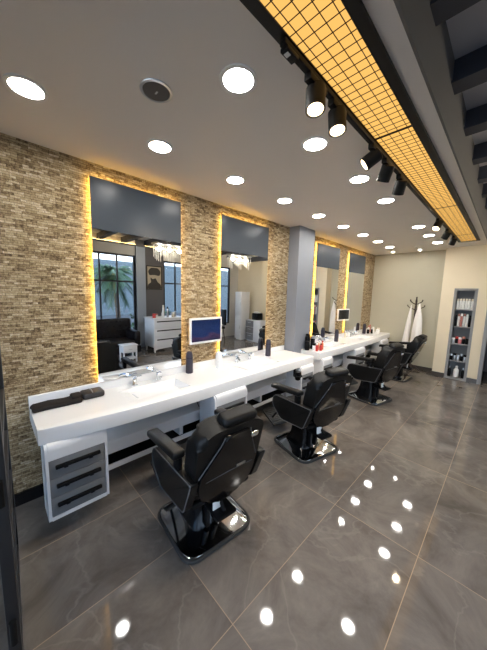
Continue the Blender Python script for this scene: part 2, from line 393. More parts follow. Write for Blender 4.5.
bm = B(); lathe(bm, [(.05, .001), (.05, -.02), (.035, -.035), (.001, -.036)], n=24); obj('body', bm, M['ceil'], t)

# amber grid light
t = thing('grid_light', 'long amber ceiling light behind a black wire grid', 'ceiling light', (0, 0, 0))
X0, X1, Y0, Y1 = 1.812, 2.020, -1.2, 6.27
bm = B(); zf = 2.735
box(bm, 1.765, X0, Y0, Y1+.04, zf, H); box(bm, X1, 2.066, Y0, Y1+.04, zf, H); box(bm, X0, X1, Y1, Y1+.04, zf, H); box(bm, X0, X1, Y0, Y0+.04, zf, H)
obj('frame', bm, M['black'], t)
bm = B(); box(bm, X0, X1, Y0+.04, Y1, zf+.006, H); obj('diffuser', bm, M['panel'], t)
bm = B()
for i in range(4): x = 1.842+.0517*i; box(bm, x-.0012, x+.0012, Y0, Y1, zf+.001, zf+.004)
y = Y0+.05
while y < Y1: box(bm, X0, X1, y-.0012, y+.0012, zf+.0015, zf+.0045); y += .051
for yb in (1.9, 3.80, 5.62): box(bm, X0, X1, yb-.007, yb+.007, zf, zf+.005)
obj('wire_grid', bm, M['black'], t)

# track and spotlights
t = thing('lighting_track', 'black track rail carrying the spotlights beside the amber grid', 'lighting track', (0, 0, 0))
bm = B(); box(bm, 1.778, 1.808, .92, 5.75, 2.71, 2.7345, .003); obj('rail', bm, M['black'], t)
bm = B(); box(bm, 1.774, 1.812, .93, 1.01, 2.695, 2.712, .003); obj('power_feed', bm, M['blackp'], t)
bm = B(); box(bm, 1.782, 1.802, .945, .965, 2.692, 2.6955); obj('badge', bm, M['whitep'], t)
def spotlight(y, d, L, r, lab, power):
    t = thing('track_spotlight', lab, 'spotlight', (1.795, y, 2.712), 0, 'black spotlights on the ceiling track')
    bm = B(); box(bm, -.018, .018, -.075, .075, -.032, 0, .003); obj('adapter', bm, M['blackp'], t)
    d = Vector(d).normalized(); c = Vector((0, 0, -.058))
    bm = B(); cyl(bm, (0, 0, -.028), (0, 0, -.05), .009, n=10); obj('swivel', bm, M['blackp'], t)
    q = Vector((0, 0, -1)).rotation_difference(d).to_matrix().to_4x4()
    T = Matrix.Translation(c) @ q
    bm = B(); lathe(bm, [(.001, .035), (r*.9, .033), (r, .028), (r, -L+.028), (r*.94, -L+.028), (r*.82, -L+.045), (.001, -L+.046)], n=24, M=T); obj('housing', bm, M['black'], t)
    bm = B(); lathe(bm, [(r*.80, -L+.0335), (r*.80, -L+.030), (.001, -L+.029)], n=24, M=T); obj('lens', bm, M['spotl'], t)
    l = bpy.data.lights.new('spot_beam', 'SPOT'); l.energy = power; l.color = (1, .78, .52); l.spot_size = 1.1; l.spot_blend = .6; l.shadow_soft_size = .03
    lo = link(bpy.data.objects.new('spot_beam', l)); lo.parent = t
    lo.matrix_local = Matrix.Translation(c + d*(L-.02)) @ Vector((0, 0, -1)).rotation_difference(d).to_matrix().to_4x4()
spotlight(1.18, (.12, -.12, -1), .105, .046, 'nearest track spotlight, lamp lit and pointing down', 9)
spotlight(1.40, (.15, -.10, -1), .105, .046, 'second track spotlight, lamp lit and pointing down', 9)
spotlight(1.95, (-.75, -.35, -.6), .105, .046, 'third track spotlight, tilted towards the mirrors', 9)
spotlight(2.21, (-.45, .35, -.9), .105, .046, 'fourth track spotlight, black housing turned away', 9)
spotlight(2.56, (-.35, .45, -.9), .105, .046, 'fifth track spotlight, beyond the one turned away', 9)
spotlight(4.22, (-.2, -.5, -.85), .105, .046, 'sixth track spotlight, glowing lens far down the track', 9)
spotlight(4.92, (-.5, .4, -.8), .105, .046, 'seventh track spotlight, second from the far end', 9)
spotlight(5.52, (-.35, .35, -.9), .105, .046, 'last track spotlight at the far end', 9)

# ------------------------------------------------------------------ mirrors with warm halo
MZ0, MZ1, BAND = .872, 2.63, 2.215
for i, (y0, y1, lab) in enumerate([(.655, 1.503, 'tall backlit mirror nearest the street with the sofa reflected'), (2.055, 2.915, 'tall backlit mirror before the grey column'),
                                   (4.275, 5.105, 'tall backlit mirror just after the grey column'), (5.63, 6.47, 'tall backlit mirror nearest the far wall')]):
    t = thing('wall_mirror', lab, 'mirror', (0, y0, MZ0), math.radians([0, -.8, -2.1, -1.0][i]), 'tall backlit mirrors')
    w = y1-y0; h = MZ1-MZ0; hb = BAND-MZ0
    bm = B(); box(bm, .030, .035, 0, w, 0, hb); obj('glass', bm, M['mirror'], t)
    bm = B(); box(bm, .030, .0352, 0, w, hb, h); obj('frosted_band', bm, M['film'], t, label='blue grey frosted top band')
    bm = B(); box(bm, .024, .0295, .004, w-.004, .004, h-.004); box(bm, .001, .024, .075, w-.075, .06, h-.075); obj('backing', bm, M['black'], t)
    bm = B(); e, g = .012, .055
    box(bm, .0225, .024, e, g, .03, h-e); box(bm, .0225, .024, w-g, w-e, .03, h-e); box(bm, .0225, .024, g, w-g, h-g, h-e)
    obj('led_strip', bm, M['warmled'], t)

# televisions
def tv(y0, y1, z0, z1, lab, scr, tilt, x=.03):
    t = thing('television', lab, 'television', (x, (y0+y1)/2, (z0+z1)/2), tilt)
    w = (y1-y0)/2; h = (z1-z0)/2
    bm = B(); box(bm, .0, .03, -w, w, -h, h, .006); obj('casing', bm, M['whitep'], t)
    bm = B(); box(bm, .0285, .0312, -w+.022, w-.022, -h+.028, h-.022); obj('screen', bm, scr, t)
    bm = B(); box(bm, -x+.001, .002, -.06, .06, -.05, .05); obj('bracket', bm, M['blackp'], t)
def screen_material():
    m = bpy.data.materials.new('blue_night_picture'); m.use_nodes = True; nt = m.node_tree; N = nt.nodes; L = nt.links
    b = N['Principled BSDF']; b.inputs['Base Color'].default_value = (.005, .006, .01, 1); b.inputs['Roughness'].default_value = .15
    tc = N.new('ShaderNodeTexCoord'); sp = N.new('ShaderNodeSeparateXYZ'); L.new(tc.outputs['Object'], sp.inputs[0])
    nz = N.new('ShaderNodeTexNoise'); nz.inputs['Scale'].default_value = 9; nz.inputs['Detail'].default_value = 5
    mp = N.new('ShaderNodeMapping'); mp.inputs['Scale'].default_value = (1, .6, 2); L.new(tc.outputs['Object'], mp.inputs[0]); L.new(mp.outputs[0], nz.inputs['Vector'])
    a = N.new('ShaderNodeMath'); a.operation = 'MULTIPLY_ADD'; a.inputs[1].default_value = -3.2; L.new(sp.outputs['Z'], a.inputs[0])
    s2 = N.new('ShaderNodeMath'); s2.operation = 'MULTIPLY'; s2.inputs[1].default_value = 1.0; L.new(nz.outputs['Fac'], s2.inputs[0]); L.new(s2.outputs[0], a.inputs[2])
    r = N.new('ShaderNodeValToRGB'); r.color_ramp.elements[0].position = .15; r.color_ramp.elements[0].color = (.004, .016, .075, 1)
    r.color_ramp.elements[1].position = .95; r.color_ramp.elements[1].color = (.012, .018, .06, 1)
    e = r.color_ramp.elements.new(.62); e.color = (.010, .028, .11, 1); e = r.color_ramp.elements.new(.78); e.color = (.07, .035, .08, 1)
    L.new(a.outputs[0], r.inputs[0]); L.new(r.outputs[0], b.inputs['Emission Color']); b.inputs['Emission Strength'].default_value = .30
    return m
tv(1.60, 2.065, 1.10, 1.405, 'white framed television with a blue picture between the first mirrors', screen_material(), 0)
tv(5.20, 5.62, 1.17, 1.42, 'small white framed television with a black screen between the far mirrors', M['screenblk'], math.radians(-8), .07)

# ------------------------------------------------------------------ washbasin counters
CT, CB = .79, .678
def lerp_profile(tab, y):
    for (a, xa), (b, xb) in zip(tab, tab[1:]):
        if a <= y <= b:
            t = (y-a)/(b-a); t = t*t*(3-2*t); return xa+(xb-xa)*t
    return tab[0][1] if y < tab[0][0] else tab[-1][1]
def counter(name, y0, y1, tab, basins, lab, legs):
    root = thing(name, lab, 'vanity counter', (0, 0, 0), 0, 'white washbasin counters')
    BX0, BX1 = .15, .45
    ys = sorted(set([y0, y1]+[y0+(y1-y0)*i/60 for i in range(61)]+[v for b in basins for v in b]))
    bm = B()
    fr = [lerp_profile(tab, y) for y in ys]
    rb = .012
    def row(y, xf):
        return [bm.verts.new(p) for p in ((.002, y, CB), (.002, y, CT), (BX0, y, CT), (BX1, y, CT), (xf-rb, y, CT), (xf-rb*.3, y, CT-rb*.3), (xf, y, CT-rb), (xf, y, CB+.004), (xf-.004, y, CB))]
    rows = [row(y, x) for y, x in zip(ys, fr)]
    for i in range(len(ys)-1):
        a, b = rows[i], rows[i+1]; ym = (ys[i]+ys[i+1])/2
        hole = any(u < ym < v for u, v in basins)
        for k in range(9):
            if k == 2 and hole: continue
            kn = (k+1) % 9
            if k == 8 and hole: continue       # underside left to the basin bowls
            bm.faces.new((a[k], a[kn], b[kn], b[k]))
    bm.faces.new(rows[0][::-1]); bm.faces.new(rows[-1])
    obj('countertop', bm, M['white'], root, smooth=30)
    for (u, v) in basins:
        bm = B(); z0 = CT-.004; zb = CT-.075; s = .05
        ring = lambda x0, x1, a, b, z: [bm.verts.new(p) for p in ((x0, a, z), (x1, a, z), (x1, b, z), (x0, b, z))]
        r0 = ring(BX0-.004, BX1+.004, u-.004, v+.004, CT+.0005); r1 = ring(BX0, BX1, u, v, CT-.001)
        zl, zr = CT-.03, CT-.075          # the floor of the bowl slopes
        r2 = [bm.verts.new(p) for p in ((BX0+.02, u+.09, zl), (BX1-.02, u+.09, zl), (BX1-.02, v-.025, zr), (BX0+.02, v-.025, zr))]
        for a, b in ((r0, r1), (r1, r2)):
            for k in range(4): bm.faces.new((a[k], a[(k+1) % 4], b[(k+1) % 4], b[k]))
        bm.faces.new(r2)
        o = obj('basin', bm, M['white'], root, smooth=0)
        bm = B(); box(bm, .22, .33, u+.10, u+.112, zl-.004, zl+.001); obj('drain_slot', bm, M['steel'], o)
    bm = B(); box(bm, .002, .030, y0, y1, CT, .868, .004); obj('backsplash', bm, M['white'], root)
    bm = B(); box(bm, .03, .05, y0+.05, y1-.02, .455, CB-.001); obj('back_panel', bm, M['whitem'], root)
    bm = B(); box(bm, .03, .35, y0+.05, y1-.02, .425, .455, .003); obj('shelf', bm, M['whitem'], root)
    bm = B(); box(bm, .29, .308, y0+.05, y1-.02, .318, .425); obj('skirt_panel', bm, M['whitem'], root)
    bm = B(); box(bm, .022, .04, y0+.05, y1-.02, .10, .42); obj('dark_recess_back', bm, M['blackp'], root)  # black backing added before the stone to make the recess dark
    bm = B(); box(bm, .022, .30, y0+.05, y1-.02, .165, .21, .003); o = obj('bottom_shelf', bm, M['whitem'], root)
    bm = B(); box(bm, .04, .285, y0+.06, y1-.03, .2095, .213); obj('dark_recess_floor', bm, M['blackp'], o)  # thin black sheet added over the white shelf so the gap reads dark
    for ly in legs:
        bm = B(); box(bm, .04, .28, ly-.02, ly+.02, .21, .318); obj('divider', bm, M['whitem'], root)
    return root
c1 = counter('vanity_counter', .165, 3.43, [(.165, .497)]+[(.165+.0935*i, .590-.093*(1-i/10)**2) for i in range(1, 11)]+[(1.5, .592), (2.3, .580), (3.43, .578)],
             [(.78, 1.36), (2.15, 2.78)], 'long white two basin counter nearest the street with the tool roll on it', [1.35, 2.6])
c2 = counter('vanity_counter', 3.68, 7.19, [(3.68, .53), (4.6, .56), (5.6, .56), (7.19, .52)],
             [(4.2, 4.85), (5.55, 6.25)], 'long white two basin counter beyond the grey column', [4.6, 6.3])

def drawer_cabinet(y0, y1, xf, lab):
    t = thing('drawer_cabinet', lab, 'drawer cabinet', (0, y0, 0), 0, 'hanging drawer cabinets under the counters')
    w = y1-y0; z0, z1 = .135, CB-.001
    bm = B()
    prof = rounded([(.356, z0), (xf, z0), (xf, z1+.015), (.356, z1)], [0, .012, .085, 0], 6)
    # hollow carcass: side cheeks, hood and bottom
    prism(bm, prof, 'y', 0, .018); prism(bm, prof, 'y', w-.018, w)
    hood = rounded([(.356, z1-.02), (xf-.10, z1-.02), (xf-.014, z1-.105), (xf, z1-.105), (xf, z1+.015), (.356, z1)], [0, 0, 0, 0, .085, 0], 6)
    prism(bm, hood, 'y', .018, w-.018)
    box(bm, .356, xf, .018, w-.018, z0, z0+.024); box(bm, .356, .372, .018, w-.018, z0+.024, z1-.02)
    obj('carcass', bm, M['whitem'], t)
    zz = z0+.024; hh = (z1-.105-zz)/3
    for k in range(3):
        bm = B(); box(bm, .376, xf-.004, .020, w-.020, zz+k*hh+.002, zz+(k+1)*hh-.002, .002)
        d = obj('drawer', bm, M['grey'], t)
        bm = B(); zc = zz+k*hh+hh*.60; a = w*.14; b = w*.86
        box(bm, xf-.004, xf+.022, a, b, zc-.010, zc+.012, .004)
        for yy in (a+.06, b-.06): box(bm, xf-.005, xf+.008, yy-.012, yy+.012, zc-.026, zc-.008, .002)
        obj('handle', bm, M['blackp'], d)
drawer_cabinet(.188, .565, .54, 'white cabinet with three grey drawers at the street end of the counter')
drawer_cabinet(1.53, 1.98, .62, 'white grey drawer cabinet beside the nearest chair under the first counter middle')
drawer_cabinet(3.07, 3.40, .612, 'white grey drawer cabinet at the column end of the first counter')
drawer_cabinet(3.74, 4.08, .575, 'white grey drawer cabinet just beyond the column under the second counter')
drawer_cabinet(4.95, 5.42, .595, 'white grey drawer cabinet behind the third chair under the second counter middle')
drawer_cabinet(6.45, 6.95, .57, 'white grey drawer cabinet at the far wall end of the second counter')

# taps
def faucet(x, y, lab, hand):
    t = thing('hand_shower' if hand else 'mixer_faucet', lab, 'faucet', (x, y, CT), 0, 'chrome fittings of the basins'); t.scale = (1.25, 1.25, 1.25)
    bm = B(); lathe(bm, [(.024, 0), (.024, .006), (.016, .010), (.016, .055), (.014, .062), (.001, .064)], n=16); obj('body', bm, M['chrome'], t)
    if not hand:
        bm = B(); tube(bm, bez((0, 0, .045), (.04, -.015, .085), (.105, -.05, .035)), [.010]*8+[.009]); obj('spout', bm, M['chrome'], t)
        bm = B(); box(bm, -.006, .006, -.006, .055, .062, .070, .002); obj('lever', bm, M['chrome'], t)
    else:
        bm = B(); tube(bm, bez((0, 0, .05), (.03, .0, .08), (.075, -.02, .068)), [.009, .009, .010, .011, .012, .014, .016, .018, .018]); obj('spray_head', bm, M['chrome'], t)
        bm = B(); tube(bm, bez((0, 0, .035), (-.05, .03, .04), (-.03, .05, .002)), .006); obj('hose', bm, M['steel'], t)
for nm, ys in (('first', (.955, 1.20)), ('second', (2.30, 2.55)), ('third', (4.42, 4.66)), ('fourth', (5.80, 6.05))):
    faucet(.088, ys[0], 'chrome mixer tap with a bent spout at the %s basin from the street' % nm, False)
    faucet(.080, ys[1], 'chrome hand shower beside the tap of the %s basin from the street' % nm, True)

# bottle shapes -------------------------------------------------------
def dispenser(x, y, m, lab, h=.25, r=.041, grp='tall rounded dispensers on the counters'):
    t = thing('dispenser', lab, 'dispenser', (x, y, CT), 0, grp)
    bm = B(); lathe(bm, [(r*.94, 0), (r, .006), (r*.98, h*.55), (r*.93, h*.80), (r*.80, h*.92), (r*.55, h*.98), (.001, h)], n=22); obj('body', bm, m, t)
    bm = B(); lathe(bm, [(r*1.01, h*.70), (r*1.015, h*.705), (r*.99, h*.715)], n=22); obj('collar', bm, M['blackp'] if m is M['purple'] else M['whitem'], t)
dispenser(.085, 1.575, M['purple'], 'dark violet dispenser on the counter between the nearest mirror and the television')
dispenser(.15, 1.95, M['whitep'], 'white rounded dispenser on the counter below the television', .205, .042)
dispenser(.125, 2.905, M['purple'], 'dark violet dispenser on the counter at the mirror before the column')
dispenser(.21, 4.90, M['purple'], 'dark violet dispenser on the counter below the small black television')
dispenser(.13, 6.52, M['purple'], 'dark violet dispenser on the counter at the mirror nearest the far wall')

def bottle(x, y, z, h, r, m, capm, lab, grp=None, style=0, name='bottle', cat='bottle'):
    t = thing(name, lab, cat, (x, y, z), 0, grp)
    bm = B()
    if style == 0:      # shoulder and neck
        lathe(bm, [(r*.94, 0), (r, .004), (r, h*.62), (r*.85, h*.70), (r*.42, h*.78), (r*.40, h*.83)], n=16); obj('body', bm, m, t)
        bm = B(); lathe(bm, [(r*.5, h*.82), (r*.5, h*.98), (r*.4, h)], n=14); obj('cap', bm, capm, t)
    elif style == 1:    # spray can
        lathe(bm, [(r*.95, 0), (r, .003), (r, h*.76), (r*.86, h*.80)], n=16); obj('body', bm, m, t)
        bm = B(); lathe(bm, [(r*.84, h*.79), (r*.82, h*.97), (r*.6, h)], n=14); obj('cap', bm, capm, t)
    elif style == 2:    # jar
        lathe(bm, [(r*.95, 0), (r, .004), (r, h*.68), (r*.92, h*.72)], n=18); obj('body', bm, m, t)
        bm = B(); lathe(bm, [(r*1.02, h*.70), (r*1.02, h*.97), (r*.95, h)], n=18); obj('lid', bm, capm, t)
    elif style == 3:    # pump bottle
        lathe(bm, [(r*.95, 0), (r, .004), (r, h*.60), (r*.8, h*.67), (r*.3, h*.70)], n=16); obj('body', bm, m, t)
        bm = B(); cyl(bm, (0, 0, h*.69), (0, 0, h*.93), r*.18, n=8); box(bm, -r*.2, r*.95, -r*.22, r*.22, h*.92, h, .002); obj('pump', bm, capm, t)
    return t
G = 'hair products by the column'
for k, (x, y, h, r, m, cm, st, lab) in enumerate([
    (.275, 3.725, .22, .038, 'blackp', 'blackp', 3, 'black pump bottle at the corner of the column'),
    (.235, 3.80, .26, .042, 'blackp', 'blackp', 1, 'tallest black can at the foot of the column'),
    (.27, 3.90, .22, .038, 'blackp', 'steel', 1, 'black can with a silver top by the column'),
    (.36, 3.80, .12, .028, 'white', 'blackp', 2, 'small white jar with a black lid by the column'),
    (.37, 3.90, .14, .022, 'orange', 'whitep', 1, 'orange can with a white cap by the column'),
    (.42, 3.79, .13, .021, 'red', 'whitep', 1, 'red can with a white cap nearest the counter front'),
    (.44, 3.88, .12, .022, 'red', 'blackp', 0, 'red bottle with a black cap beside the red cans'),
    (.41, 3.98, .15, .020, 'orange', 'red', 0, 'orange bottle with a red cap behind the red cans'),
    (.33, 4.02, .13, .024, 'cream', 'whitep', 0, 'cream bottle with a white cap behind the orange can')]):
    bottle(x, y, CT, h, r, M[m], M[cm], lab, G, st)
G = 'things at the far end of the counter'
for (x, y, h, r, m, cm, st, lab) in [
    (.14, 5.62, .10, .030, 'whitep', 'whitep', 2, 'white jar at the foot of the mirror nearest the far wall'),
    (.11, 5.52, .15, .022, 'cream', 'whitep', 0, 'cream bottle with a white cap beside the far white jar'),
    (.19, 6.62, .10, .028, 'blackp', 'blackp', 2, 'low black jar beside the farthest violet dispenser'),
    (.24, 6.72, .13, .024, 'blackp', 'steel', 1, 'black can with a silver top near the far wall'),
    (.14, 6.78, .18, .024, 'whitep', 'red', 0, 'white bottle with a red cap near the far wall'),
    (.22, 6.86, .15, .028, 'whitep', 'whitep', 1, 'white can with a white top near the far wall'),
    (.33, 6.84, .10, .034, 'whitep', 'whitep', 2, 'white round tub near the far end of the counter'),
    (.30, 7.00, .12, .034, 'whitep', 'cream', 2, 'white tub with a cream lid at the far wall'),
    (.12, 6.93, .19, .022, 'rose', 'red', 0, 'brownish bottle with a red cap by the stone corner')]:
    bottle(x, y, CT, h, r, M[m], M[cm], lab, G, st)

# tool roll on the near end
t = thing('tool_roll', 'long black tool roll lying on the street end of the counter', 'tool roll', (0, 0, CT))
bm = B()
vs = box(bm, .070, .205, .17, .49, 0, .034, .014, 3)
bmesh.ops.subdivide_edges(bm, edges=bm.edges[:], cuts=2, use_grid_fill=True)
for v in bm.verts: v.co.z += .004*math.sin(v.co.y*31)*(v.co.z > .01); v.co.x += .006*math.sin(v.co.y*17)
obj('roll', bm, M['fabric'], t)
bm = B(); box(bm, .065, .175, .425, .50, .020, .052, .012, 3); obj('fold', bm, M['fabric'], t)
bm = B(); box(bm, .050, .185, .50, .665, .002, .055, .018, 3); obj('pouch', bm, mat('black_leatherette', (.020, .018, .018), .4), t)
bm = B(); tube(bm, [(.060, .57, .0575), (.12, .575, .0585), (.178, .57, .0575)], .004, 6); obj('zip', bm, M['steel'], t)
bm = B(); tube(bm, bez((.08, .19, .03), (.10, .15, .02), (.13, .18, .006)), .004, 6); obj('strap', bm, M['fabric'], t)

# sockets, plug cord, dryer holder
def socket(y, lab):
    t = thing('wall_socket', lab, 'socket', (.05, y, .575), 0, 'sockets under the counters')
    bm = B(); box(bm, 0, .010, -.04, .04, -.04, .04, .003); obj('plate', bm, M['whitep'], t)
    bm = B(); cyl(bm, (.0085, 0, 0), (.0115, 0, 0), .021, n=20); obj('outlet', bm, M['cream'], t)
socket(1.44, 'white wall socket under the counter above the shelf, left one by the nearest chair')
socket(1.54, 'white wall socket with a black plug in it under the first counter')
socket(2.72, 'white wall socket under the counter behind the second chair, left one')
socket(2.82, 'white wall socket under the counter behind the second chair, right one')
t = thing('power_cord', 'black plug and cord hanging from the socket by the nearest chair', 'cord')
bm = B(); cyl(bm, (.062, 1.54, .575), (.105, 1.54, .57), .018, .014); obj('plug', bm, M['blackp'], t)
bm = B(); tube(bm, bez((.105, 1.54, .57), (.25, 1.57, .56), (.31, 1.57, .40), 10)+bez((.31, 1.57, .39), (.33, 1.565, .25), (.33, 1.56, .006), 8), .005, 6); obj('cable', bm, M['blackp'], t)
t = thing('dryer_holder', 'black ring hair dryer holder fixed under the counter by the second chair', 'dryer holder', (.585, 2.95, .61))
bm = B(); pts = [(0.045+.052*math.cos(a), .052*math.sin(a), -.01) for a in [2*PI*i/20 for i in range(20)]]; tube(bm, pts, .012, 8, True); obj('ring', bm, M['blackp'], t)
bm = B(); box(bm, -.02, .0, -.02, .02, -.03, .075, .004); obj('bracket', bm, M['blackp'], t)
bm = B(); lathe(bm, [(.044, .05), (.046, -.02), (.036, -.06), (.026, -.07)], c=(.045, 0, 0)); obj('cup', bm, M['shell'], t)

# ------------------------------------------------------------------ barber chairs
def barber_chair(x, y, rot, lab, recline=0.0):
    t = thing('barber_chair', lab, 'barber chair', (x, y, 0), rot, 'black barber chairs')
    # base
    sq = rounded([(-.258, -.262), (.262, -.262), (.262, .262), (-.258, .262)], .10, 6)
    bm = B(); prism(bm, sq, 'z', .006, .030, .006, 2); o = obj('base_plate', bm, M['chrome'], t)
    bm = B(); tube(bm, [(p[0]*1.02, p[1]*1.02, .016) for p in sq], .0145, 8, True); obj('base_rim', bm, M['rubber'], o)
    # pump housing, wide at the floor
    bm = B()
    lo = rounded([(-.20, -.13), (.10, -.13), (.10, .13), (-.20, .13)], .04, 4); hi = rounded([(-.10, -.09), (.09, -.09), (.09, .09), (-.10, .09)], .03, 4)
    mid = [((a[0]*.45+b[0]*.55), (a[1]*.45+b[1]*.55)) for a, b in zip(lo, hi)]
    rings = [[bm.verts.new((p[0], p[1], z)) for p in P_] for P_, z in ((lo, .03), (mid, .13), (hi, .34))]
    for a, b in zip(rings, rings[1:]):
        for k in range(len(a)): bm.faces.new((a[k], a[(k+1) % len(a)], b[(k+1) % len(a)], b[k]))
    bm.faces.new(rings[0][::-1]); bm.faces.new(rings[-1]); obj('pump_housing', bm, M['shell'], t)
    bm = B(); cyl(bm, (.0, 0, .33), (.0, 0, .40), .05); box(bm, .10, .135, -.055, -.025, .05, .33, .004); box(bm, .10, .135, .025, .055, .05, .33, .004)
    obj('piston', bm, M['blackp'], t)
    bm = B(); box(bm, .10, .31, -.075, .075, .235, .262, .008); tube(bm, [(.11, 0, .30), (.20, 0, .33), (.27, 0, .255)], .014); o = obj('pump_lever', bm, M['blackp'], t)
    bm = B(); box(bm, .225, .233, -.065, .0, .262, .335, .002); obj('lever_plate', bm, M['whitep'], o)
    # seat
    bm = B(); box(bm, -.23, .25, -.235, .235, .355, .40, .02); obj('seat_frame', bm, M['blackp'], t)
    bm = B(); box(bm, -.27, .25, -.225, .225, .40, .505, .04, 4); obj('seat', bm, M['leather'], t)
    # sides and arms
    out = rounded([(-.235, .580), (-.265, .46), (-.10, .335), (.255, .385), (.35, .625)], [.07, .07, .05, .03, .02], 6)
    for s in (-1, 1):
        bm = B(); prism(bm, out, 'y', s*.238, s*.290, .012, 3); o = obj('side_panel', bm, M['leather'], t)
        bm = B(); tube(bm, [(p[0]*.985, s*.290, .49+(p[1]-.49)*.965) for p in out], .0045, 6, True); obj('piping', bm, M['piping'], o)
        bm = B(); vs = box(bm, -.255, .20, s*.287-.043, s*.287+.043, -.026, .026, .018, 3)
        for v in vs: v.co.z += .708+(v.co.x+.05)*.09 - max(0, -.2-v.co.x)*.25
        o = obj('armrest', bm, M['leather'], t)
        bm = B(); box(bm, .10, .17, s*.27-.014, s*.27+.014, .58, .715, .004); obj('arm_post', bm, M['blackp'], o)
    # backrest: local frame at its foot, leaning back
    lean = math.radians(14)+recline
    P = Matrix.Translation((.245, 0, .45)) @ Matrix.Rotation(lean, 4, 'Y')
    def put(o): o.matrix_local = P; return o
    o_ = rounded([(-.225, .02), (.205, .02), (.225, .20), (.222, .45), (.15, .50), (-.16, .50), (-.262, .45), (-.258, .20)], [.05, .05, .06, .14, .04, .04, .14, .06], 6)
    bm = B(); prism(bm, o_, 'x', -.095, .042, .045, 5); put(obj('backrest', bm, M['leather'], t))
    sh = rounded([(-.15, -.07), (.12, -.07), (.195, .10), (.19, .20), (.105, .40), (.09, .455), (-.09, .455), (-.11, .40), (-.232, .20), (-.235, .10)], [.09, .09, .06, .03, .03, .03, .03, .03, .03, .06], 6)
    bm = B(); prism(bm, sh, 'x', .020, .062, .020, 4); o = put(obj('back_shell', bm, M['shell'], t))
    bm = B(); tube(bm, [(.050, -.238, .205), (.052, -.118, .395), (.052, -.096, .452)], .0035, 6); tube(bm, [(.0605, -.19, .165), (.0625, -.02, .175), (.0605, .165, .17)], .0025, 6); tube(bm, [(.050, .198, .205), (.052, .113, .395), (.052, .096, .452)], .0035, 6); put(obj('back_piping', bm, M['piping'], t))
    bm = B(); box(bm, .061, .067, .03, .10, .182, .197, .001); put(obj('badge', bm, M['steel'], t, label='small pale metal badge'))
    bm = B(); box(bm, .040, .072, .10, .16, .385, .420, .010); put(obj('headrest_lock', bm, M['chrome'], t, label='chrome headrest catch'))
    bm = B(); box(bm, -.08, .035, -.10, .165, .475, .548, .034, 4); h_ = put(obj('headrest', bm, M['leather'], t))
    # footrest
    bm = B(); tube(bm, [(-.20, -.13, .37), (-.38, -.13, .25), (-.46, -.13, .15)], .013); tube(bm, [(-.20, .13, .37), (-.38, .13, .25), (-.46, .13, .15)], .013); obj('footrest_arm', bm, M['blackp'], t)
    bm = B(); vs = box(bm, -.60, -.34, -.19, .19, .10, .130, .010, 2)
    for k in range(9): x_ = -.58+k*.027; box(bm, x_, x_+.012, -.17, .17, .129, .137)
    for v in bm.verts: v.co.z += (-v.co.x-.34)*.35
    obj('footrest', bm, M['rubber'], t)
    return t
barber_chair(1.09, 1.055, math.radians(-5), 'black barber chair nearest the street in front of the first mirror')
barber_chair(1.08, 2.47, math.radians(-14), 'second black barber chair, before the mirror next to the column')
barber_chair(1.05, 4.49, math.radians(-13), 'third black barber chair, beyond the column')
barber_chair(.99, 6.10, math.radians(-2), 'last black barber chair, reclined near the coat stand', math.radians(9))

# ------------------------------------------------------------------ coat stand and robes
CX, CY = 1.07, 6.93
t = thing('coat_stand', 'dark wooden coat stand against the beige far wall', 'coat stand', (CX, CY, 0))
bm = B(); lathe(bm, [(.02, .05), (.024, .3), (.018, .9), (.024, 1.3), (.018, 1.55), (.022, 1.62), (.012, 1.68), (.018, 1.70), (.001, 1.72)], n=14); obj('pole', bm, M['wood'], t)
for k in range(4):
    a = k*PI/2+.5; bm = B(); c, s = math.cos(a), math.sin(a)
    tube(bm, [(0, 0, .16), (.12*c, .12*s, .10), (.20*c, .20*s, .012)], .014); obj('foot', bm, M['wood'], t)
for k in range(8):
    a = k*PI/4+.2; bm = B(); c, s = math.cos(a), math.sin(a); z = 1.60 if k % 2 else 1.48
    tube(bm, [(0, 0, z-.06), (.08*c, .08*s, z-.03), (.15*c, .15*s, z+.01), (.165*c, .165*s, z+.05)], [.010, .009, .009, .012]); obj('hook', bm, M['wood'], t)
def robe(x, y, z, w, d, h, lean, lab):
    bm = B(); rows = []
    N = 26
    for j in range(9):
        f = j/8; rr = [.10, .35, .62, .80, .88, .93, .97, 1.0, 1.0][j]
        rows.append([bm.verts.new((x+lean*f+math.cos(2*PI*i/N)*w*rr*(1+.16*math.sin(5*2*PI*i/N+j*.25)*f), y+math.sin(2*PI*i/N)*d*rr*(1+.2*math.sin(7*2*PI*i/N)*f), z-h*f)) for i in range(N)])
    for a, b in zip(rows, rows[1:]):
        for i in range(N): bm.faces.new((a[i], a[(i+1) % N], b[(i+1) % N], b[i]))
    bm.faces.new(rows[0]); bm.faces.new(rows[-1][::-1])
    return tag(obj('hanging_robe', bm, M['robe'], smooth=80), lab, 'robe', 'white robes on the coat stand')
robe(CX-.075, CY-.06, 1.53, .060, .05, 1.02, -.065, 'narrow white robe hanging on the stand side towards the mirrors')
robe(CX+.085, CY-.08, 1.57, .100, .065, 1.0, -.01, 'fuller white robe hanging on the stand side towards the shelf')

